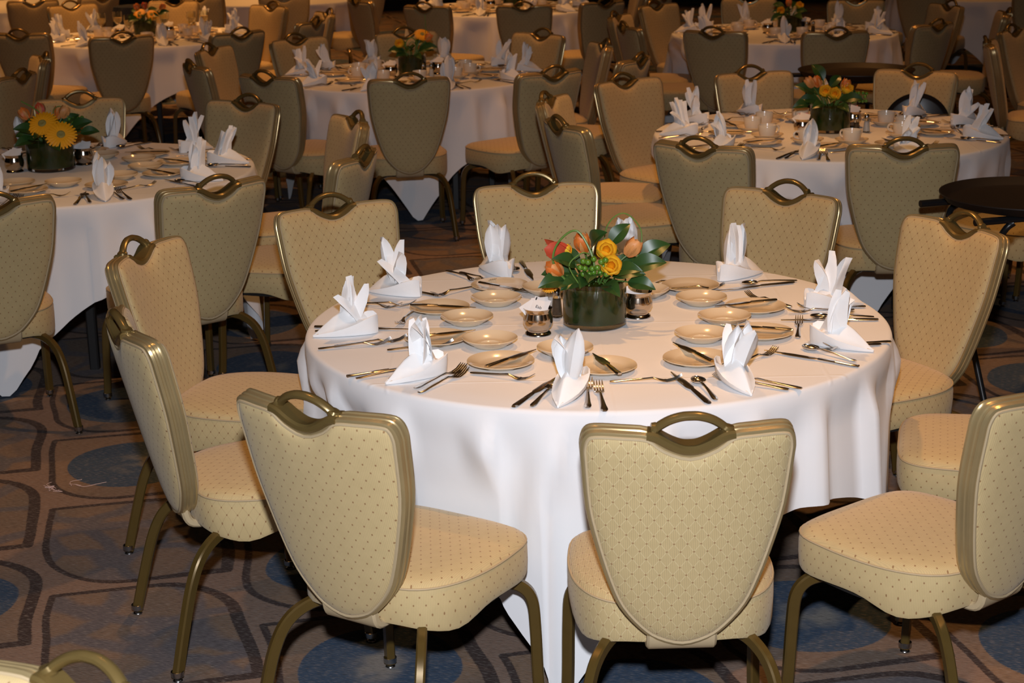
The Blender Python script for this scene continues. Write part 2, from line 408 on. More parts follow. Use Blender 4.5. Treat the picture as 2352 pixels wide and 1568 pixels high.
# ------------------------------------------------------------------ tables and chairs layout
R, TZ = .84, .76
TAB = {'t1': (.2458, 4.9056, 262, 'the nearest table'), 't2': (1.5467, 8.3868, 272, 'the right-hand rose table'),
       't3': (-.5916, 11.0204, 274, 'the middle table'), 't4': (-1.9744, 7.6721, 266, 'the left gerbera table'),
       't5': (-2.813, 13.858, 262, 'the back-left goblet table'), 't6': (2.086, 13.253, 250, 'the back-right table'),
       't7': (-.033, 15.906, 268, 'the far centre table'), 't8': (4.4, 16.45, 270, 'the far right corner table'),
       't9': (-4.75, 17.3, 265, 'the far left corner table'), 't10': (-2.25, 17.5, 280, 'the far table left of centre'),
       't12': (4.45, 11.3, 265, 'the table off the right edge'), 't13': (-4.3, 10.6, 270, 'the table off the left edge')}
CH = [('1a', .365, 3.581, .016), ('1b', -.382, 3.755, -.578), ('1c', -.899, 4.449, 5.129), ('1d', -1.044, 5.281, 4.435), ('1e', -.557, 5.869, 3.672), ('1f', .107, 6.187, 3.275), ('1g', .903, 5.97, 2.477), ('1h', 1.336, 5.397, 2.062), ('1i', 1.545, 4.58, 1.33), ('1j', 1.128, 3.795, .679),
      ('2a', .851, 7.215, 5.676), ('2b', 1.605, 7.117, 6.215), ('2c', .351, 7.837, -1.207), ('2d', .312, 8.567, 4.403), ('2e', .692, 9.207, 3.799), ('2f', 1.36, 9.416, 3.437), ('2g', 2.161, 9.366, 2.632), ('2h', 2.42, 7.42, .75), ('2i', 2.86, 8.15, 1.38),
      ('3a', -.55, 9.642, .174), ('3b', .179, 9.822, .658), ('3c', -1.271, 9.863, -.653), ('3d', -1.749, 10.446, 5.167), ('3e', -1.792, 11.282, 4.393), ('3f', -1.337, 11.774, 3.85), ('3g', -.654, 12.05, 3.526), ('3h', .16, 11.79, 2.40), ('3i', .501, 11.092, 1.751), ('3j', .66, 10.36, 1.12),
      ('4a', -1.166, 6.515, .68), ('4b', -1.9, 6.271, .437), ('4c', -.719, 7.077, 1.299), ('4d', -.813, 7.995, 1.961), ('4e', -1.361, 8.617, 2.581), ('4f', -2.17, 8.852, 3.306),
      ('5a', -2.712, 12.363, .429), ('5b', -3.443, 12.736, -.26), ('5c', -1.951, 12.496, .753), ('5d', -3.643, 15.084, 3.801), ('5e', -2.88, 15.262, 3.005), ('5f', -2.012, 14.595, 2.399), ('5g', -1.544, 13.214, 1.235), ('5h', -1.50, 13.813, 1.942),
      ('6a', 1.442, 11.916, 5.785), ('6b', 2.165, 11.732, .091), ('6c', 2.853, 12.14, .731), ('6d', 3.281, 13.50, 1.888), ('6i', 3.50, 12.80, 1.40), ('6e', .927, 13.079, 4.329), ('6k', .948, 12.335, 4.966), ('6f', 1.27, 13.98, 3.924), ('6g', 1.97, 14.37, 2.976), ('6h', 2.771, 14.02, 2.932),
      ('7a', .158, 14.318, -.12), ('7b', -.589, 14.444, -.561), ('7c', .736, 14.527, .63), ('7d', -1.156, 15.153, 5.24), ('7e', 1.12, 16.05, 1.66), ('7f', 1.22, 15.05, 1.05),
      ('8a', 4.5, 15.05, .05), ('8b', 3.62, 15.30, 5.67), ('8c', 3.10, 15.95, 5.1), ('9a', -4.237, 15.90, .35), ('9b', -3.781, 16.288, .9), ('10a', -1.991, 15.995, .109), ('10b', -2.701, 16.10, -.42), ('10c', -1.339, 16.614, .87),
      ('12a', 3.077, 10.796, 4.45), ('12b', 3.40, 11.46, 3.909), ('13a', -2.991, 10.918, 1.95), ('13b', -2.912, 10.101, 1.333)]
CHT = {}
used = {}
STY = {'1a': '_line', '1c': '_net', '1d': '_net', '1e': '_net', '1g': '_net', '1h': '_net'}
for nm, x, y, rot in CH:
    t = 't'+nm[:-1]; T = TAB[t]
    CHT.setdefault(t, []).append((x-.235*math.sin(rot), y+.235*math.cos(rot), rot))
    hr = hour(math.degrees(math.atan2(y-T[1], x-T[0])))
    key = (t, hr); used.setdefault(key, []).append((nm, x, y, rot))
for (t, hr), lst in used.items():
    lst.sort(key=lambda a: a[2])
    for i, (nm, x, y, rot) in enumerate(lst):
        ex = '' if len(lst) == 1 else (', the nearer one' if i == 0 else ', the farther one')
        kind = {'_line': 'lattice-patterned', '_net': 'net-patterned'}.get(STY.get(nm, ''), 'beige dotted')
        make_chair(x, y, rot, f'{kind} banquet chair at {hr} o\'clock of {T_ if (T_ := TAB[t][3]) else ""}{ex}', STY.get(nm, ''), 1 if y < 12.2 else 0)
make_chair(-.699, 2.228, 2.605, 'banquet chair cut off at the bottom left corner, only its handle showing')
# ------------------------------------------------------------------ tables and cloths
def table(t):
    cx, cy, ang, nm = TAB[t]
    e = obj('banquet_table', None, None, (cx, cy, 0)); tag(e, f'round dark-legged table under the cloth of {nm}', 'table', 'round banquet tables')
    b = MB(); b.lathe([(.001, .730), (R-.006, .730), (R-.004, .734), (R-.004, .752), (R-.006, .7555), (.001, .7555)], 48); obj('tabletop', b.mesh('tabletop', 'wood'), e)
    b = MB(); b.sweep([(0, 0, 0), (0, 0, .73)], rect(.02, .02), (1, 0, 0)); lm = b.mesh('leg', 'table_leg')
    for i in range(4):
        a = math.radians(ang+25+90*i); obj('leg', lm, e, (.55*math.cos(a), .55*math.sin(a), 0))
def cloth(t, seg=168, rows=14):
    cx, cy, ang, nm = TAB[t]; rnd = random.Random(hash(t) % 1000 if False else sum(map(ord, t))*7)
    half = 1.143; a0 = math.radians(ang)
    ph = [rnd.uniform(-.5, .5) for _ in range(8)]
    nf = 22; folds = []
    for i in range(nf):
        f0 = 2*PI*(i+rnd.uniform(-.33, .33))/nf
        w1, w2 = rnd.uniform(.025, .045), rnd.uniform(.07, .13)
        if rnd.random() < .5: w1, w2 = w2, w1
        folds.append((f0, w1, w2, rnd.uniform(.022, .060)))
    b = MB(); top = []
    for i in range(1, 11):
        r = (R-.012)*i/10; top.append([(r*math.cos(2*PI*j/seg), r*math.sin(2*PI*j/seg), TZ-.0005) for j in range(seg)])
    for r, z in ((R-.006, TZ-.0015), (R-.001, TZ-.005), (R+.002, TZ-.013)):
        top.append([(r*math.cos(2*PI*j/seg), r*math.sin(2*PI*j/seg), z) for j in range(seg)])
    hang = []
    for i in range(1, rows+1):
        row = []
        for j in range(seg):
            th = 2*PI*j/seg; d = th-a0
            q = d-round(d/(PI/2))*(PI/2)                    # angle from nearest corner
            ci = int(round(d/(PI/2))) % 4
            L = half/math.cos(PI/4-abs(q))-R
            L = min(L, .742)
            s = L*i/rows
            amp = .066*sm(L, .28, .70)+.016
            fold = .55*amp*math.cos(q*11+ph[ci]*.8)*(.75+.25*math.cos(q*3))
            crisp = 0
            for f0, w1, w2, fa in folds:
                df = (th-f0+PI) % (2*PI)-PI
                crisp += fa*math.exp(-(df/(w1 if df < 0 else w2))**2)
            crisp -= .020
            g = s/.75
            r = R+.004+.050*g+fold*sm(s, .0, .42)+1.35*max(crisp, -.014)*sm(s, .0, .13)
            z = TZ-.013-s
            px, py = cx+r*math.cos(th), cy+r*math.sin(th)
            if z < .72:
                for (hx, hy, hr) in CHT.get(t, ()):
                    fx, fy = -math.sin(hr), math.cos(hr)
                    lx = (px-hx)*fy*1.0-(py-hy)*fx*1.0; lx = (px-hx)*math.cos(hr)+(py-hy)*math.sin(hr); ly = (px-hx)*fx+(py-hy)*fy
                    if abs(lx) < .34 and -.3 < ly < .262:
                        k = (.262-ly)*sm(.34-abs(lx), 0, .09)*sm(.72-z, 0, .22)
                        px += fx*k; py += fy*k
            row.append((px-cx, py-cy, max(z, .006)))
        hang.append(row)
    base = b.grid(top+hang, True)
    c = b.vert((0, 0, TZ-.0005))
    for j in range(seg): b.f.append((c, base+j, base+(j+1) % seg))
    o = obj('tablecloth', b.mesh('tablecloth', 'cloth', True, 80), None, (cx, cy, 0))
    tag(o, f'square white cloth draped over {nm}, its corners hanging low', 'tablecloth', 'white tablecloths')
for t in TAB:
    table(t); cloth(t, 288 if t == 't1' else 200, 20 if t == 't1' else 14)
# ------------------------------------------------------------------ tableware meshes (on z = 0)
def lathe_mesh(name, prof, mat, seg=40, sharp=50):
    b = MB(); b.lathe(prof, seg); return b.mesh(name, mat, True, sharp)
PLATE = lathe_mesh('bread_plate', [(.001, .003), (.040, .003), (.047, .000), (.052, .000), (.056, .004), (.074, .0105), (.0885, .0150), (.0905, .0165), (.0895, .0178), (.075, .0142), (.062, .0088), (.056, .0062), (.001, .0058)], 'china', 48)
SAUCER = lathe_mesh('saucer', [(.001, .003), (.036, .002), (.040, .0), (.045, .0), (.050, .005), (.066, .015), (.0755, .0225), (.0772, .0242), (.0760, .0255), (.066, .0190), (.050, .0100), (.034, .0070), (.0285, .0078), (.0265, .0058), (.001, .0056)], 'china', 48)
def strip(b, ys, wf, zf, th):
    rows = []
    for yy in ys:
        wd, z = wf(yy), zf(yy); t = th(yy) if callable(th) else th
        rows.append([(-wd, yy, z), (-wd*.6, yy, z+t), (wd*.6, yy, z+t), (wd, yy, z), (wd*.6, yy, z-t*.6), (-wd*.6, yy, z-t*.6)])
    base = b.grid(rows, True); n = 6
    b.cap(range(base, base+6)); b.cap(range(base+(len(rows)-1)*6+5, base+(len(rows)-1)*6-1, -1))
def lerp(pts):
    def f(x):
        for (a, u), (c, v) in zip(pts, pts[1:]):
            if x <= c: return u+(v-u)*max(0, (x-a)/(c-a))
        return pts[-1][1]
    return f
def fr(a, c, n): return [a+(c-a)*i/(n-1) for i in range(n)]
def fork_mesh(L, name):
    k = L/.2; b = MB()
    zf = lerp([(-.1*k, .004), (-.02*k, .009), (.02*k, .013), (.045*k, .006), (.06*k, .0045), (.08*k, .009), (.1*k, .020)])
    strip(b, fr(-.1*k, .055*k, 22), lerp([(-.1*k, .0055*k), (-.09*k, .0095*k), (-.06*k, .0065*k), (.0, .0035*k), (.03*k, .0035*k), (.045*k, .0105*k), (.055*k, .0125*k)]), zf, .0018)
    for i in range(4):
        x0 = (-1.5+i)*.0068*k; bb = MB()
        strip(bb, fr(.053*k, .1*k, 8), lerp([(.053*k, .0024*k), (.09*k, .0019*k), (.1*k, .0009*k)]), zf, .0012)
        o = len(b.v)
        for v in bb.v: b.vert((v[0]+x0, v[1], v[2]))
        for f in bb.f: b.f.append(tuple(q+o for q in f))
    return b.mesh(name, 'steel', True, 50)
FORK = fork_mesh(.205, 'dinner_fork'); DFORK = fork_mesh(.185, 'salad_fork')
def knife_mesh(L, name, wb):
    k = L/.235; b = MB()
    strip(b, fr(-.1175*k, .0, 12), lerp([(-.1175*k, .006), (-.11*k, .0095), (-.08*k, .0085), (-.01*k, .006), (0, .005)]), lerp([(-.12*k, .0035), (0, .005)]), lerp([(-.12*k, .003), (0, .003)]))
    strip(b, [0, .006*k, .02*k, .05*k, .08*k, .1*k, .11*k, .162*k], lerp([(0, .005), (.02*k, wb), (.09*k, wb*1.05), (.108*k, wb*.75), (.1165*k, .0015)]), lerp([(0, .005), (.12*k, .0045)]), .0011)
    return b.mesh(name, 'steel', True, 45)
KNIFE = knife_mesh(.235, 'dinner_knife', .0105); BKNIFE = knife_mesh(.172, 'butter_knife', .0115)
b = MB()
zs = lerp([(-.09, .004), (-.02, .010), (.03, .012), (.048, .008)])
strip(b, fr(-.09, .05, 18), lerp([(-.09, .005), (-.08, .0085), (-.05, .006), (.0, .0032), (.04, .0035), (.05, .006)]), zs, .0017)
rows = []
for i in range(7):
    f = i/6; rows.append([(.019*math.sin(PI/2*f)*math.cos(2*PI*j/24)*(1-.12*math.sin(2*PI*j/24)), .068+.027*math.sin(PI/2*f)*math.sin(2*PI*j/24), .0015+.0095*(1-math.cos(PI/2*f))) for j in range(24)])
base = b.grid(rows, True)
b.grid([[(x*.95, .068+(y-.068)*.96, z+.0012) for x, y, z in r] for r in rows][::-1], True)
SPOON = b.mesh('teaspoon', 'steel', True, 60)
CUPB = lathe_mesh('cup_body', [(.001, .004), (.026, .003), (.028, .0), (.031, .0), (.034, .006), (.040, .020), (.0425, .045), (.0435, .060), (.0425, .0612), (.040, .045), (.037, .020), (.028, .008), (.001, .007)], 'cup_china', 28)
b = MB(); b.sweep(catmull([(.040, 0, .050), (.055, 0, .053), (.066, 0, .042), (.062, 0, .026), (.041, 0, .018)], 4), circ(.0045, 8), (0, 1, 0)); CUPH = b.mesh('cup_handle', 'cup_china')
# ---- napkin folded as a bird of paradise: boat-shaped base and standing points
def napkin_base():
    b = MB(); rows = []
    for yy, wd, h, hc in ((.120, .003, .006, .006), (.105, .013, .010, .018), (.085, .025, .016, .036), (.060, .035, .022, .056), (.030, .041, .030, .072), (.0, .043, .040, .074), (-.025, .041, .050, .052), (-.045, .035, .056, .034), (-.060, .024, .058, .030), (-.068, .010, .052, .030)):
        rows.append([(-wd*.55, yy, .001), (0, yy, .0005), (wd*.55, yy, .001), (wd*.86, yy, h*.45), (wd, yy, h), (wd*.90, yy, h*1.0+.001), (wd*.55, yy, (h+hc)*.42), (wd*.16, yy, hc*.96), (0, yy, hc), (-wd*.16, yy, hc*.96), (-wd*.55, yy, (h+hc)*.42), (-wd*.90, yy, h+.001), (-wd, yy, h), (-wd*.86, yy, h*.45)])
    base = b.grid(rows, True); n = 14
    b.cap(range(base, base+n)); b.cap(range(base+9*n+n-1, base+9*n-1, -1))
    return b.mesh('folded_base', 'napkin', True, 35)
NBASE = napkin_base()
def petal_mesh(L, W, dep, curl):
    b = MB(); rows = []
    for i in range(11):
        s = i/10
        wd = W*(lerp([(0, .55), (.35, .95), (.6, 1.), (.82, .72), (.94, .32), (1., .02)])(s))
        r = []
        for u in (-1, -.66, -.33, 0, .33, .66, 1):
            r.append((wd*u, dep*(1-abs(u))*(1-.5*s)-dep*.5+curl*s*s, L*s))
        rows.append(r)
    rows2 = [[(x, y-.0016, z) for x, y, z in r] for r in rows]
    loop = [ra+rb[::-1] for ra, rb in zip(rows, rows2)]
    base = b.grid(loop, True)
    return b.mesh('point', 'napkin', True, 50)
PETALS = [petal_mesh(.142, .027, .032, .014), petal_mesh(.156, .025, .030, -.012), petal_mesh(.134, .028, .036, .026), petal_mesh(.122, .026, .030, -.026)]
def napkin(x, y, z, ang, label, rnd):
    e = obj('folded_napkin', None, None, (x, y, z), (0, 0, ang-PI/2)); e.empty_display_size = .05
    tag(e, label, 'napkin', 'white folded napkins')
    obj('folded_base', NBASE, e)
    for i, (yy, tilt) in enumerate(((.026, .16), (.012, -.02), (-.002, -.16), (-.018, -.34), (-.032, -.56))):
        o = obj('point', PETALS[(i+rnd.randrange(4)) % 4], e, (rnd.uniform(-.006, .006), yy, .030), (-(tilt+rnd.uniform(-.12, .12)), rnd.uniform(-.22, .22), (PI if i > 1 else 0)+rnd.uniform(-.5, .5)))
    return e
# ---- T1 place settings, measured; the other tables use the same arrangement
NAPA = {'t1': [79, 114, 147, 186, 227, 262, 297, 335, 10, 48], 't4': [118, 84, 46, 11, -24, -63, -98, -134],
        't2': [149, 181, 114, 217, 253, 289, 43, 82, 12, -22], 't3': [172, 145, 217, 115, 75, 290, 38, 4, -30, 253],
        't5': [172, 205, 137, 240, 290, 320, 100, 62, 26, -8], 't6': [170, 205, 107, 261, 140, 295, 75, 45, 8, -23], 't7': [255, 220, 290, 320, 185, 150, 110, 75, 35, 0]}
BREAD = [(11, -.281, .432), (10, -.46, .166), (9, -.457, -.178), (7, -.277, -.426), (6, -.008, -.49), (5, .245, -.433), (4, .452, -.183), (3, .477, .105), (1, .312, .379), (12, -.02, .47)]
SAUC = [(11, -.135, .365), (10, -.291, .244), (9, -.376, .022), (7, -.307, -.226), (6, -.102, -.329), (4, .284, -.209), (3, .369, -.024), (1, .327, .201), (12, .164, .307)]
CUT = [('k', 6, -.195, -.692, 1.13), ('s', 6, -.168, -.714, 1.21), ('f', 6, -.026, -.745, 1.60), ('f', 6, -.058, -.715, 1.52), ('b', 6, .005, -.505, 1.87), ('d', 6, .096, -.605, -.03),
       ('k', 5, .208, -.686, 1.82), ('s', 5, .241, -.685, 1.75), ('f', 5, .395, -.64, 2.6), ('f', 5, .36, -.65, 2.62), ('b', 5, .245, -.405, 2.01), ('d', 5, .40, -.42, .75),
       ('k', 4, .569, -.435, 2.5), ('s', 4, .608, -.387, 2.26), ('f', 4, .70, -.305, -2.81), ('f', 4, .667, -.327, -2.82), ('b', 4, .459, -.161, 2.81), ('d', 4, .567, -.124, 1.39),
       ('k', 3, .694, -.032, 3.1), ('s', 3, .715, -.005, 3.12), ('f', 3, .663, .071, -3.02), ('f', 3, .703, .109, -3.07), ('b', 3, .466, .129, -2.8), ('d', 3, .53, .20, 2.24),
       ('k', 1, .534, .395, -2.79), ('s', 1, .569, .435, -2.9), ('f', 1, .317, .372, .05), ('d', 1, .245, .457, -2.69),
       ('k', 11, -.195, .69, -1.44), ('s', 11, -.237, .735, -1.53), ('f', 11, -.40, .60, -1.01), ('f', 11, -.355, .575, -1.0), ('d', 11, -.423, .395, -2.36), ('b', 11, -.282, .394, -.74),
       ('k', 10, -.559, .415, 2.48), ('f', 10, -.671, .240, -.45), ('f', 10, -.635, .248, -.24), ('d', 10, -.558, .075, -1.75), ('b', 10, -.465, .159, -.27),
       ('k', 9, -.703, -.017, -.18), ('s', 9, -.722, -.053, -.06), ('f', 9, -.684, -.214, .22), ('f', 9, -.641, -.187, .2), ('b', 9, -.46, -.169, .35), ('d', 9, -.50, -.245, .2),
       ('k', 7, -.573, -.461, .41), ('s', 7, -.572, -.494, .41), ('f', 7, -.426, -.581, .97), ('f', 7, -.435, -.545, .93), ('b', 7, -.259, -.432, .85), ('d', 7, -.274, -.54, -.48)]
KIND = {'k': (KNIFE, 'dinner_knife', 'steel dinner knife', 'knife'), 's': (SPOON, 'teaspoon', 'steel teaspoon', 'spoon'), 'f': (FORK, 'dinner_fork', 'steel dinner fork', 'fork'),
        'd': (DFORK, 'salad_fork', 'small steel fork lying crosswise', 'fork'), 'b': (BKNIFE, 'butter_knife', 'steel butter knife resting on the bread plate', 'knife')}
TT = TZ+.0006
def cutlery(kd, t, hr, x, y, ang, extra=''):
    me, nm, txt, cat = KIND[kd]
    z = TT+(.0155 if kd == 'b' else 0)
    o = obj(nm, me, None, (x, y, z), (0, 0, ang-PI/2))
    tag(o, f'{txt} {"at" if kd != "d" else "by"} {hr} o\'clock, {TAB[t][3]}{extra}', cat, nm.replace('_', ' ')+'s at the place settings')
def plate(t, hr, x, y):
    tag(obj('bread_plate', PLATE, None, (x, y, TT)), f'cream bread plate at {hr} o\'clock, {TAB[t][3]}', 'plate', 'bread plates')
def saucer(t, hr, x, y, cup):
    tag(obj('saucer', SAUCER, None, (x, y, TT)), f'small cream saucer at {hr} o\'clock, {TAB[t][3]}', 'saucer', 'saucers')
    if cup:
        e = obj('coffee_cup', None, None, (x, y, TT+.0062), (0, 0, random.uniform(0, 6.3))); e.empty_display_size = .03
        tag(e, f'white coffee cup on its saucer at {hr} o\'clock, {TAB[t][3]}', 'cup', 'coffee cups')
        obj('cup_body', CUPB, e); obj('cup_handle', CUPH, e)
cx, cy = TAB['t1'][:2]
H1 = {12: 'twelve', 1: 'one', 3: 'three', 4: 'four', 5: 'five', 6: 'six', 7: 'seven', 9: 'nine', 10: 'ten', 11: 'eleven'}
for h, x, y in BREAD: plate('t1', H1[h], cx+x, cy+y)
for h, x, y in SAUC: saucer('t1', H1[h], cx+x, cy+y, False)
seen = set()
for kd, h, x, y, a in CUT:
    ex = ''
    if kd == 'f' and h != 1: ex = ', right one' if (kd, h) not in seen else ', left one'
    seen.add((kd, h)); cutlery(kd, 't1', H1[h], cx+x, cy+y, a, ex)
def setting(t, deg, rnd, cup):
    cx, cy, _, nm = TAB[t]; hr = hour(deg)
    def P(r, da): a = math.radians(deg+da); return cx+r*math.cos(a), cy+r*math.sin(a), a
    x, y, a = P(.70, 0)
    napkin(x, y, TT, a+rnd.uniform(-.25, .25), f'white napkin folded with upright points at {hr} o\'clock, {nm}', rnd)
    if t == 't1': return
    j = lambda s: rnd.uniform(-s, s)
    x, y, a = P(.715, -8); cutlery('k', t, hr, x, y, a+PI+j(.2)-.15)
    x, y, a = P(.725, -5.8); cutlery('s', t, hr, x, y, a+PI+j(.15)-.1)
    x, y, a = P(.735, 6); cutlery('f', t, hr, x, y, a+PI+j(.12), ', outer one')
    x, y, a = P(.715, 3.8); cutlery('f', t, hr, x, y, a+PI+j(.1), ', inner one')
    if t != 't7':
        x, y, a = P(.61, 16); cutlery('d', t, hr, x, y, a+PI/2+j(.3))
    x, y, a = P(.50, 6+j(2)); plate(t, hr, x, y); cutlery('b', t, hr, x, y, a+PI/2+1.0+j(.5))
    x, y, a = P(.365, -11+j(2)); saucer(t, hr, x, y, cup)
for t, angs in NAPA.items():
    rnd = random.Random(sum(map(ord, t))+3)
    hs = [hour(a) for a in angs]
    for a in angs: setting(t, a, rnd, t in ('t2', 't3', 't5', 't6', 't7'))
# ------------------------------------------------------------------ centrepieces
def tube(pts, r, mat, name, n=7, seg=5):
    b = MB(); b.sweep(catmull(pts, seg), circ(r, n), (.3, .2, 1)); return b.mesh(name, mat)
def vase(t, vx, vy, r, h):
    cx, cy, _, nm = TAB[t]
    e = obj('glass_vase', None, None, (cx+vx, cy+vy, TT)); e.empty_display_size = .05
    tag(e, f'round glass vase lined with green leaf at the centre of {nm}', 'vase', 'flower vases')
    o = 0.0
    g = lathe_mesh('glass', [(.001, 0), (r-.004, 0), (r, .004), (r, h-.001), (r-.0015, h), (r-.0045, h-.001), (r-.0045, h-.020)], 'glass', 48, 30); obj('glass', g, e)
    obj('leaf_lining', lathe_mesh('leaf_lining', [(.001, .0148), (r-.0056, .0148), (r-.0056, h-.016), (r-.008, h-.014), (.001, h-.02)], 'lining', 48, 40), e)
    return e
def cup_petal(L, W, bulge, tip, mat, name='petal'):
    b = MB(); rows = []
    for i in range(8):
        s = i/7; wd = W*math.sin(PI*(.12+.80*s))**.7*(1 if s < .95 else .55)
        rad = bulge*math.sin(PI*min(1, s*.62+.06))*(1-.25*s)+tip*s*s
        rows.append([(rad-abs(u)**2*wd*.35, wd*u, L*s*(1-.05*abs(u))) for u in (-1, -.5, 0, .5, 1)])
    b.grid(rows); return b.mesh(name, mat, True, 80)
PT = {m: cup_petal(.058, .021, .026, .002, m) for m in ('orange', 'red', 'peach')}
PRO = [cup_petal(.046, .024, .030, .010, 'yellow'), cup_petal(.044, .019, .021, .004, 'yellow'), cup_petal(.042, .013, .012, .0, 'gold')]
PLI = cup_petal(.085, .030, .022, .012, 'red')
b = MB()
for ring, (n, L, zt) in enumerate(((26, .060, .004), (22, .050, .010))):
    for i in range(n):
        a = 2*PI*(i+.5*ring)/n; rows = []
        for q in range(5):
            s = q/4; wd = .0066*(.75+.35*s)*(1 if s < .9 else .5); rr = .010+L*s
            rows.append([((rr*math.cos(a)-u*wd*math.sin(a)), (rr*math.sin(a)+u*wd*math.cos(a)), zt+.010*s-.012*s*s-.002*abs(u)) for u in (-1, 0, 1)])
        b.grid(rows)
GER = b.mesh('ray_petals', 'gold', True, 80)
b = MB(); b.lathe([(.019, .008), (.018, .013), (.012, .0165), (.006, .0155), (.001, .014)], 20); GDISC = b.mesh('flower_disc', 'disc')
b = MB(); rows = []
for i in range(12):
    s = i/11; wd = .030*math.sin(PI*s**.8)**.85 if 0 < s < 1 else .0005
    rows.append([(wd*u, .105*s, -.004*(1-abs(u))*-1*0+.012*abs(u)*wd/.03+.028*math.sin(s*2.2)-.020*s) for u in (-1, -.5, -.06, 0, .06, .5, 1)])
b.grid(rows); LEAF = b.mesh('blade', 'leaf', True, 80)
BERRY = lathe_mesh('berry', [(.0005, -.007), (.005, -.0058), (.0078, -.001), (.0074, .003), (.004, .0068), (.0005, .0082)], 'berry', 12)
def aim(v, roll=0):
    q = Vector(v).to_track_quat('Z', 'Y'); return q
def flower(kind, t, vx, vy, hx, hy, hz, idx, where):
    cx, cy, _, nm = TAB[t]; bx, by = cx+vx, cy+vy
    rnd = random.Random(idx*31+sum(map(ord, t)))
    e = obj({'rose': 'rose', 'tulip': 'tulip', 'gerbera': 'gerbera', 'lily': 'calla_lily', 'marigold': 'rosebud', 'berry': 'berry_sprig', 'leaf': 'leaf_sprig'}[kind], None, None, (bx, by, TT))
    e.empty_display_size = .03
    hx2, hy2 = hx, hy
    d = Vector((hx, hy, .14)).normalized()
    if kind in ('rose', 'gerbera'): d = (d*.6+Vector((-.02, -.85, .45))).normalized()
    root = (hx*.3, hy*.3, .125)
    hd = Vector((hx, hy, hz))
    def head(me, nmx, loc, q, sc=1):
        o = obj(nmx, me, e, loc); o.rotation_mode = 'QUATERNION'; o.rotation_quaternion = q; o.scale = (sc,)*3; return o
    Q = aim(d)
    from mathutils import Quaternion
    tip = hd-d*.03
    if kind == 'tulip':
        mt = ['orange', 'peach', 'orange', 'red'][idx % 4]; base = hd-d*.028
        obj('stem', tube([root, tuple((Vector(root)+base)/2+Vector((0, 0, .01))), tuple(base)], .0032, 'stem', 'stem'), e)
        for i in range(6):
            head(PT[['peach', mt][i % 2]], 'petal', base, Q @ Quaternion((0, 0, 1), i*PI/3), 1.0 if i % 2 else .96)
        lab, cat = f'{mt if mt != "peach" else "pale orange"} tulip', 'flower'
    elif kind in ('rose', 'marigold'):
        base = hd-d*.022
        obj('stem', tube([root, tuple((Vector(root)+base)/2+Vector((0, 0, .006))), tuple(base)], .003, 'stem', 'stem'), e)
        for ring, n in ((0, 5), (1, 5), (2, 4)):
            for i in range(n): head(PRO[ring], 'petal', base, Q @ Quaternion((0, 0, 1), (i+.37*ring)*2*PI/n), 1 if kind == 'rose' else .8)
        lab, cat = ('open yellow rose' if kind == 'rose' else 'small yellow rosebud'), 'flower'
    elif kind == 'gerbera':
        base = hd-d*.008
        obj('stem', tube([root, tuple((Vector(root)+base)/2+Vector((0, 0, .01))), tuple(base)], .003, 'stem', 'stem'), e)
        sc = 1.0 if t == 't4' else .42 if t == 't1' else .72
        head(GER, 'ray_petals', base, Q, sc); head(GDISC, 'flower_disc', base, Q, sc)
        lab, cat = 'golden yellow gerbera', 'flower'
    elif kind == 'lily':
        base = hd-Vector((-.03, 0, 0))
        obj('stem', tube([root, tuple(base)], .003, 'stem', 'stem'), e)
        Q = aim((-.9, -.1, .25))
        for i in range(3): head(PLI if i < 2 else PT['peach'], 'petal', base, Q @ Quaternion((0, 0, 1), i*2.1), .95)
        lab, cat = 'red and yellow calla lily', 'flower'
    elif kind == 'berry':
        obj('stem', tube([root, tuple(hd)], .003, 'stem', 'stem'), e)
        k = 0
        for i in range(-2, 3):
            for j in range(-1, 2):
                p = hd+Vector((i*.0165+(.008 if j % 2 else 0)+rnd.uniform(-.003, .003), -.012+rnd.uniform(-.01, .006), j*.019+rnd.uniform(-.004, .004)))
                head(BERRY, 'berry', p, aim((rnd.uniform(-.4, .4), -.6, .7)), 1.12)
        lab, cat = 'sprig of round green berries', 'berries'
    else:
        out = Vector((hx, hy, 0)); out = out.normalized() if out.length > .02 else Vector((0, -1, 0))
        updir = hz-.15
        dirv = (out*.9+Vector((0, 0, updir*7))).normalized()
        base = hd-dirv*.045
        obj('stem', tube([root, tuple((Vector(root)+base)/2+Vector((0, 0, .004))), tuple(base)], .002, 'stem', 'stem'), e)
        nrm = (Vector((0, -.75, .65))-dirv*Vector((0, -.75, .65)).dot(dirv)).normalized()
        xx = dirv.cross(nrm)
        mat = Matrix((xx, dirv, nrm)).transposed()
        o = obj('blade', LEAF, e, base); o.rotation_mode = 'QUATERNION'; o.rotation_quaternion = mat.to_quaternion(); o.scale = ((1, .82)[idx % 2],)*3
        lab, cat = 'glossy green leaf', 'leaf'
    lb = f'{lab} {where} in bouquet, {nm}'
    if lb in LABELS: lb = f'{lab} {where} lower in bouquet, {nm}'
    if lb in LABELS: lb = f'{lab} {where} hidden in bouquet, {nm}'
    LABELS[lb] = 1; tag(e, lb, cat, 'bouquet stems')
def where(hx, hy, hz, others):
    a = 'far left' if hx < -.09 else 'left' if hx < -.03 else 'far right' if hx > .12 else 'right' if hx > .05 else 'centre'
    v = 'low' if hz < .15 else 'high' if hz > .215 else 'midway'
    d = 'front' if hy < -.045 else 'rear' if hy > .025 else 'mid'
    return f'{v} {d} {a}'
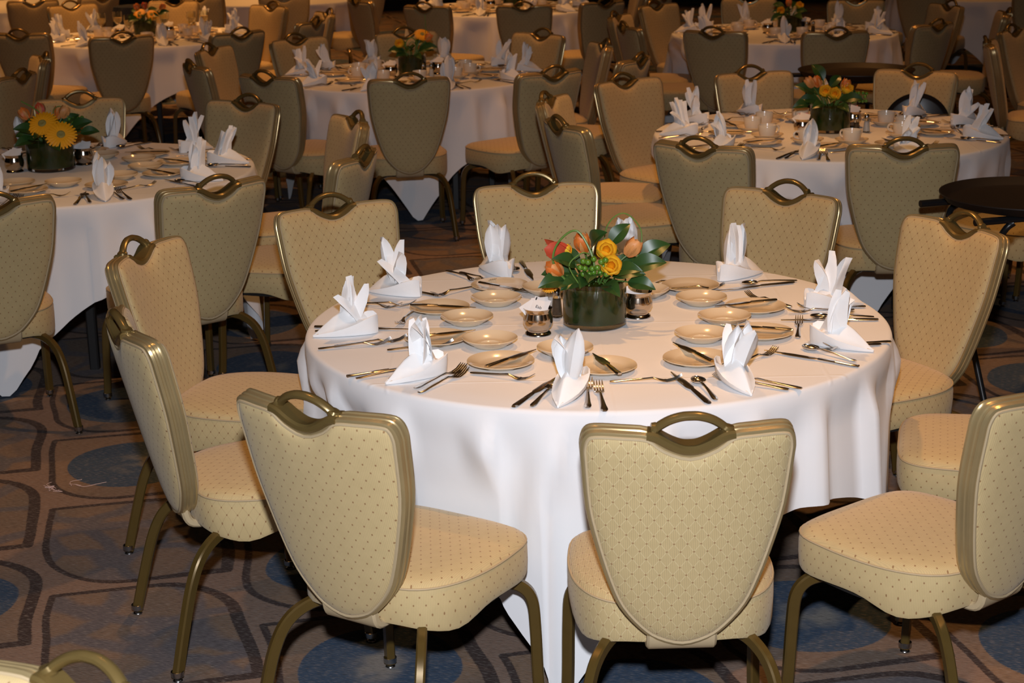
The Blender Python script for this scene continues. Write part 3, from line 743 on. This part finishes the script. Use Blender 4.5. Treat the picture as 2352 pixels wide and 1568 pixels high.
FLW = {'t1': (-.005, -.01, .0915, .132, [('tulip', -.034, -.02, .242), ('tulip', .109, 0., .222), ('tulip', -.114, -.05, .174), ('lily', -.100, .02, .206), ('rose', .042, -.09, .19), ('rose', .032, -.03, .221), ('gerbera', -.13, -.02, .129), ('marigold', -.085, .03, .209), ('berry', -.013, -.08, .189), ('leaf', .077, .03, .257), ('leaf', .147, -.02, .172), ('leaf', .134, -.05, .121), ('leaf', -.113, -.06, .136), ('leaf', -.036, -.1, .14), ('leaf', .167, .03, .199), ('leaf', -.092, -.05, .195), ('leaf', .012, -.02, .246), ('leaf', .096, -.06, .166)]),
       't4': (-.07, .08, .105, .145, [('gerbera', -.013, -.04, .21), ('gerbera', .078, -.09, .167), ('tulip', -.113, .05, .241), ('tulip', -.045, .07, .257), ('tulip', .034, .06, .241), ('tulip', .067, .04, .247), ('leaf', -.085, -.05, .178), ('leaf', .175, .05, .152), ('leaf', .145, 0., .189), ('leaf', .097, .05, .212), ('berry', .099, .06, .201)]),
       't2': (.01, .03, .096, .135, [('tulip', -.066, .02, .237), ('tulip', -.103, 0., .236), ('tulip', .075, .03, .218), ('rose', -.037, -.06, .198), ('rose', .002, -.09, .189), ('rose', .076, 0., .199), ('berry', .13, .02, .162), ('leaf', .025, .02, .237), ('leaf', -.122, 0., .199), ('leaf', -.151, -.03, .126), ('leaf', -.051, .06, .269), ('leaf', .085, -.02, .151)]),
       't3': (0., 0., .088, .13, [('rose', -.073, -.03, .194), ('gerbera', .068, .02, .251), ('tulip', .106, 0., .231), ('leaf', -.095, -.05, .154), ('leaf', .108, -.03, .164), ('leaf', .002, -.08, .171)]),
       't5': (-.02, .05, .09, .13, [('gerbera', .064, -.04, .171), ('gerbera', -.035, -.02, .182), ('tulip', -.062, .03, .222), ('tulip', -.002, .04, .23), ('tulip', .135, .05, .22), ('leaf', .159, 0., .176), ('leaf', .005, -.06, .157)]),
       't6': (.04, 0., .09, .13, [('rose', -.074, -.05, .16), ('rose', .07, 0., .192), ('tulip', -.004, .03, .216), ('leaf', .004, -.05, .165), ('leaf', -.099, -.03, .107)]),
       't7': (.1, 0., .09, .13, [('leaf', -.06, -.05, .15)])}
for t, (vx, vy, r, h, fl) in FLW.items():
    vase(t, vx, vy, r, h)
    for q in range(9):
        a_ = 2*PI*q/9+.35
        fl = fl+[('leaf', r*1.02*math.cos(a_), r*1.02*math.sin(a_), .152+.022*math.sin(q*2.4)+.02*math.sin(a_))] if len(fl) > 2 else fl
    for i, (kd, hx, hy, hz) in enumerate(fl): flower(kd, t, vx, vy, hx, hy, hz, i, where(hx, hy, hz, fl))
# loops of bear grass
for t, loops in (('t1', [[(-.02, -.07, .13), (-.005, -.07, .20), (-.05, -.05, .285), (-.105, -.04, .25), (-.118, -.05, .19), (-.07, -.06, .13)], [(-.045, -.06, .13), (-.075, -.07, .19), (-.04, -.07, .225), (-.018, -.06, .22)], [(.03, .03, .13), (.035, .03, .27), (.085, .03, .318), (.135, .03, .27), (.128, .02, .20), (.09, .02, .13)]]),
                 ('t4', [[(0, .05, .13), (-.04, .05, .24), (-.12, .04, .30)], [(.03, .04, .13), (.02, .04, .25), (.06, .04, .27), (.09, .03, .2), (.07, .02, .13)]]),
                 ('t3', [[(-.03, -.03, .12), (-.035, -.04, .20), (0, -.04, .235), (.035, -.04, .20), (.03, -.03, .12)], [(-.01, -.05, .12), (-.012, -.05, .19), (.01, -.05, .21), (.03, -.05, .18), (.02, -.04, .12)], [(.07, .0, .12), (.09, 0, .28), (.088, 0, .37)]])):
    vx, vy = FLW[t][:2]; cx, cy, _, nm = TAB[t]
    for i, lp in enumerate(loops):
        o = obj('grass_blade', tube(lp, .0032 if i == 0 else .002, 'grass', 'grass_blade', 6, 8), None, (cx+vx, cy+vy, TT))
        tag(o, f'{["thick arching", "short inner", "tall thin"][i]} blade of looped green grass in the bouquet on {nm}', 'grass', 'looped grass blades')
# sugar bowls with packets, salt and pepper
BOWL = lathe_mesh('sugar_bowl', [(.001, .006), (.020, .005), (.034, 0), (.038, .001), (.037, .005), (.030, .010), (.030, .014), (.038, .022), (.0425, .036), (.042, .050), (.038, .062), (.0375, .068), (.041, .075), (.0415, .0765), (.0395, .0765), (.0355, .068), (.036, .060), (.0395, .048), (.0395, .036), (.034, .024), (.001, .018)], 'silver', 40)
def packet_mesh(mat):
    b = MB(); rows = []
    for i in range(5):
        s = i/4; rows.append([(-.024, (s-.5)*.062, -.0004), (-.012, (s-.5)*.062, .0022*math.sin(PI*s)), (.012, (s-.5)*.062, .0022*math.sin(PI*s)), (.024, (s-.5)*.062, .0004), (.012, (s-.5)*.062, -.0022*math.sin(PI*s)-.0003), (-.012, (s-.5)*.062, -.0022*math.sin(PI*s)-.0003)])
    b.grid(rows, True); return b.mesh('sugar_packet', mat)
PKT = packet_mesh('packet'); PKTP = packet_mesh('packet_pink')
def text_mesh(body, size):
    cu = bpy.data.curves.new('print', 'FONT'); cu.body = body; cu.size = size; cu.align_x = 'CENTER'; cu.extrude = .0002
    o = bpy.data.objects.new('tmp', cu); COL.objects.link(o)
    dg = bpy.context.evaluated_depsgraph_get(); me = bpy.data.meshes.new_from_object(o.evaluated_get(dg)); bpy.data.objects.remove(o)
    me.materials.clear(); me.materials.append(M['ink']); return me
PRINT = text_mesh('Eab', .013)
b = MB(); b.box((0, 0, 0), (.0018, .0045, .0003)); BAR = b.mesh('ink_bar', 'ink', False)
def sugar(t, x, y, pink, side):
    cx, cy, _, nm = TAB[t]; X, Y = cx+x, cy+y
    tag(obj('sugar_bowl', BOWL, None, (X, Y, TT)), f'tarnished silver sugar bowl on the {side} of the vase, {nm}', 'bowl', 'silver sugar bowls')
    from mathutils import Quaternion
    for i, (dx, dy, dz, tl, yaw, spin) in enumerate(((.006, .014, .076, .75, -.15, .12), (-.016, -.006, .068, .85, .15, .55), (.005, -.006, .079, .80, .0, -.38))):
        e = obj('sugar_packet', PKTP if (pink and i == 0) else PKT, None, (X+dx, Y+dy, TT+dz)); e.rotation_mode = 'QUATERNION'
        e.rotation_quaternion = Quaternion((0, 0, 1), yaw) @ Quaternion((1, 0, 0), tl) @ Quaternion((0, 0, 1), spin)
        tag(e, f'{["rear", "left", "foremost"][i]} paper sugar packet in the {side} bowl, {nm}', 'packet', 'sugar packets')
        if t == 't1' and i == 2:
            obj('print', PRINT, e, (-.002, -.006, .0024)); obj('ink_bar', BAR, e, (-.018, .023, .0012))
for t, a, b_, p in (('t1', (-.171, -.108), (.126, .065), 0), ('t4', (-.22, .03), (.05, .19), 0), ('t2', (-.137, -.06), (.145, .16), 1), ('t3', (-.13, -.10), (.16, .03), 0), ('t5', (-.20, -.05), (.15, .12), 0), ('t6', (-.13, -.05), (.17, .05), 1), ('t7', (-.1, .0), (.28, .05), 0)):
    sugar(t, *a, p, 'left'); sugar(t, *b_, p, 'right')
SHG = lathe_mesh('glass_body', [(.001, .003), (.0165, .0), (.018, .003), (.0165, .012), (.0115, .060), (.0105, .068), (.001, .068)], 'glass', 10, 20)
SHC = lathe_mesh('cap', [(.0110, .066), (.0118, .068), (.0115, .078), (.0085, .086), (.003, .0885), (.0005, .0888)], 'chrome', 20)
FILL = {m: lathe_mesh('filling', [(.0005, .0068), (.0135, .0068), (.0148, .013), (.0106, .054), (.0005, .054)], m, 12) for m in ('salt', 'pepper')}
for t, sx, px_ in (('t1', (-.131, .150), (-.112, .075)), ('t2', (.176, -.028), (.118, -.075)), ('t3', (.125, -.165), (.076, -.160)), ('t5', (.10, -.1), (.14, -.12)), ('t6', (.15, -.1), (.2, -.1))):
    for m, (x, y) in (('salt', sx), ('pepper', px_)):
        cx, cy, _, nm = TAB[t]
        e = obj(m+'_shaker', None, None, (cx+x, cy+y, TT)); e.empty_display_size = .03
        tag(e, f'slender glass {m} shaker with steel cap on {nm}', 'shaker', 'salt and pepper shakers')
        obj('glass_body', SHG, e); obj('cap', SHC, e); obj('filling', FILL[m], e)
# water goblets on the back-left table
GOB = lathe_mesh('glass', [(.001, .002), (.034, .0), (.035, .002), (.010, .007), (.0045, .014), (.004, .05), (.006, .060), (.022, .074), (.034, .096), (.0375, .125), (.035, .165), (.0338, .165), (.036, .125), (.0325, .097), (.020, .076), (.001, .068)], 'glass', 28)
GLQ = lathe_mesh('drink', [(.001, .0695), (.0195, .0775), (.0315, .0975), (.0348, .120), (.001, .120)], 'water', 24)
cx, cy = TAB['t5'][:2]
for i, (x, y, w_) in enumerate(((-.42, .30, 'leftmost'), (-.31, .40, 'second from left'), (-.16, .10, 'left of the vase'), (.10, .22, 'just right of the vase'), (.30, .30, 'second from right'), (.38, .42, 'rightmost'))):
    e = obj('water_goblet', None, None, (cx+x, cy+y, TT)); e.empty_display_size = .03
    tag(e, f'stemmed glass goblet of pale drink, {w_} on the back-left goblet table', 'goblet', 'water goblets'); obj('glass', GOB, e); obj('drink', GLQ, e)
# ------------------------------------------------------------------ tray stands and trays
TRAY = lathe_mesh('tray', [(.001, .0), (.30, .0), (.315, .004), (.338, .030), (.341, .032), (.341, .036), (.336, .035), (.312, .009), (.30, .006), (.001, .006)], 'tray', 64)
def tray_stand(x, y, rot, where_):
    e = obj('tray_stand', None, None, (x, y, 0), (0, 0, rot)); e.empty_display_size = .1
    tag(e, f'folding black tubular tray stand {where_}', 'stand', 'tray stands')
    for sg in (1, -1):
        b = MB(); b.sweep([(-.36, sg*.19, .775), (.36, sg*.19, .775)], circ(.0135, 10), (0, 0, 1)); obj('top_bar', b.mesh('top_bar', 'black_metal'), e)
        for sx in (1, -1):
            b = MB(); b.sweep(catmull([(sx*.20, sg*.19, .762), (sx*(.235+.018*(sg > 0)), sg*.16, .70), (sx*(.245+.018*(sg > 0)), 0, .40), (sx*(.245+.018*(sg > 0)), -sg*.20, .013)], 6), circ(.0125, 10), (1, 0, 0)); obj('leg', b.mesh('leg', 'black_metal'), e)
    tag(obj('serving_tray', TRAY, None, (x, y, .789)), f'large round dark brown serving tray lying on the stand {where_}', 'tray', 'serving trays')
tray_stand(1.955, 6.43, .3, 'at the right edge')
tray_stand(2.06, 10.35, .05, 'behind the right-hand rose table')
b = MB(); b.lathe([(.001, 0), (.15, 0), (.160, .004), (.172, .022), (.174, .024), (.172, .026), (.158, .008), (.15, .004), (.001, .004)], 48)
tag(obj('serving_tray', b.mesh('tray', 'black_metal'), None, (2.16, 9.20, .655), (1.25, 0, -.25)), 'small round black tray propped on a chair behind the right-hand rose table', 'tray', 'serving trays')
# navy cloth draped over a stand behind the back-left table
e = obj('draped_stand', None, None, (-3.28, 15.75, 0)); tag(e, 'stand draped in dark navy cloth behind the back-left goblet table', 'stand')
b = MB(); rows = []
for i, (s, z) in enumerate(((.05, .86), (.8, .86), (.98, .85), (1., .82), (1.06, .5), (1.14, .02))):
    rows.append([((.17*s+.018*math.cos(9*a_)*i/5)*math.cos(a_)*1.15, (.15*s+.018*math.cos(9*a_)*i/5)*math.sin(a_), z) for a_ in [2*PI*j/72 for j in range(72)]])
base = b.grid(rows, True); b.cap(range(base, base+72)); obj('drape', b.mesh('drape', 'navy'), e)
b = MB(); b.lathe([(.001, 0), (.1, 0), (.1, .02), (.02, .03), (.02, .8), (.12, .82), (.12, .845), (.001, .845)], 24); obj('pedestal', b.mesh('pedestal', 'black_metal'), e)
# lint on the carpet
b = MB(); rl = random.Random(4)
for i in range(9):
    p = [(-1.568+rl.uniform(-.05, .05), 5.693+rl.uniform(-.03, .03), .003)]
    for q in range(3): p.append((p[-1][0]+rl.uniform(-.03, .04), p[-1][1]+rl.uniform(-.03, .03), .002+rl.uniform(0, .012)))
    b.sweep(catmull(p, 4), circ(.0008, 4), (.1, .2, 1))
o = obj('thread_tuft', b.mesh('thread_tuft', 'lint')); tag(o, 'small tangle of pale loose thread lying on the carpet', 'thread')
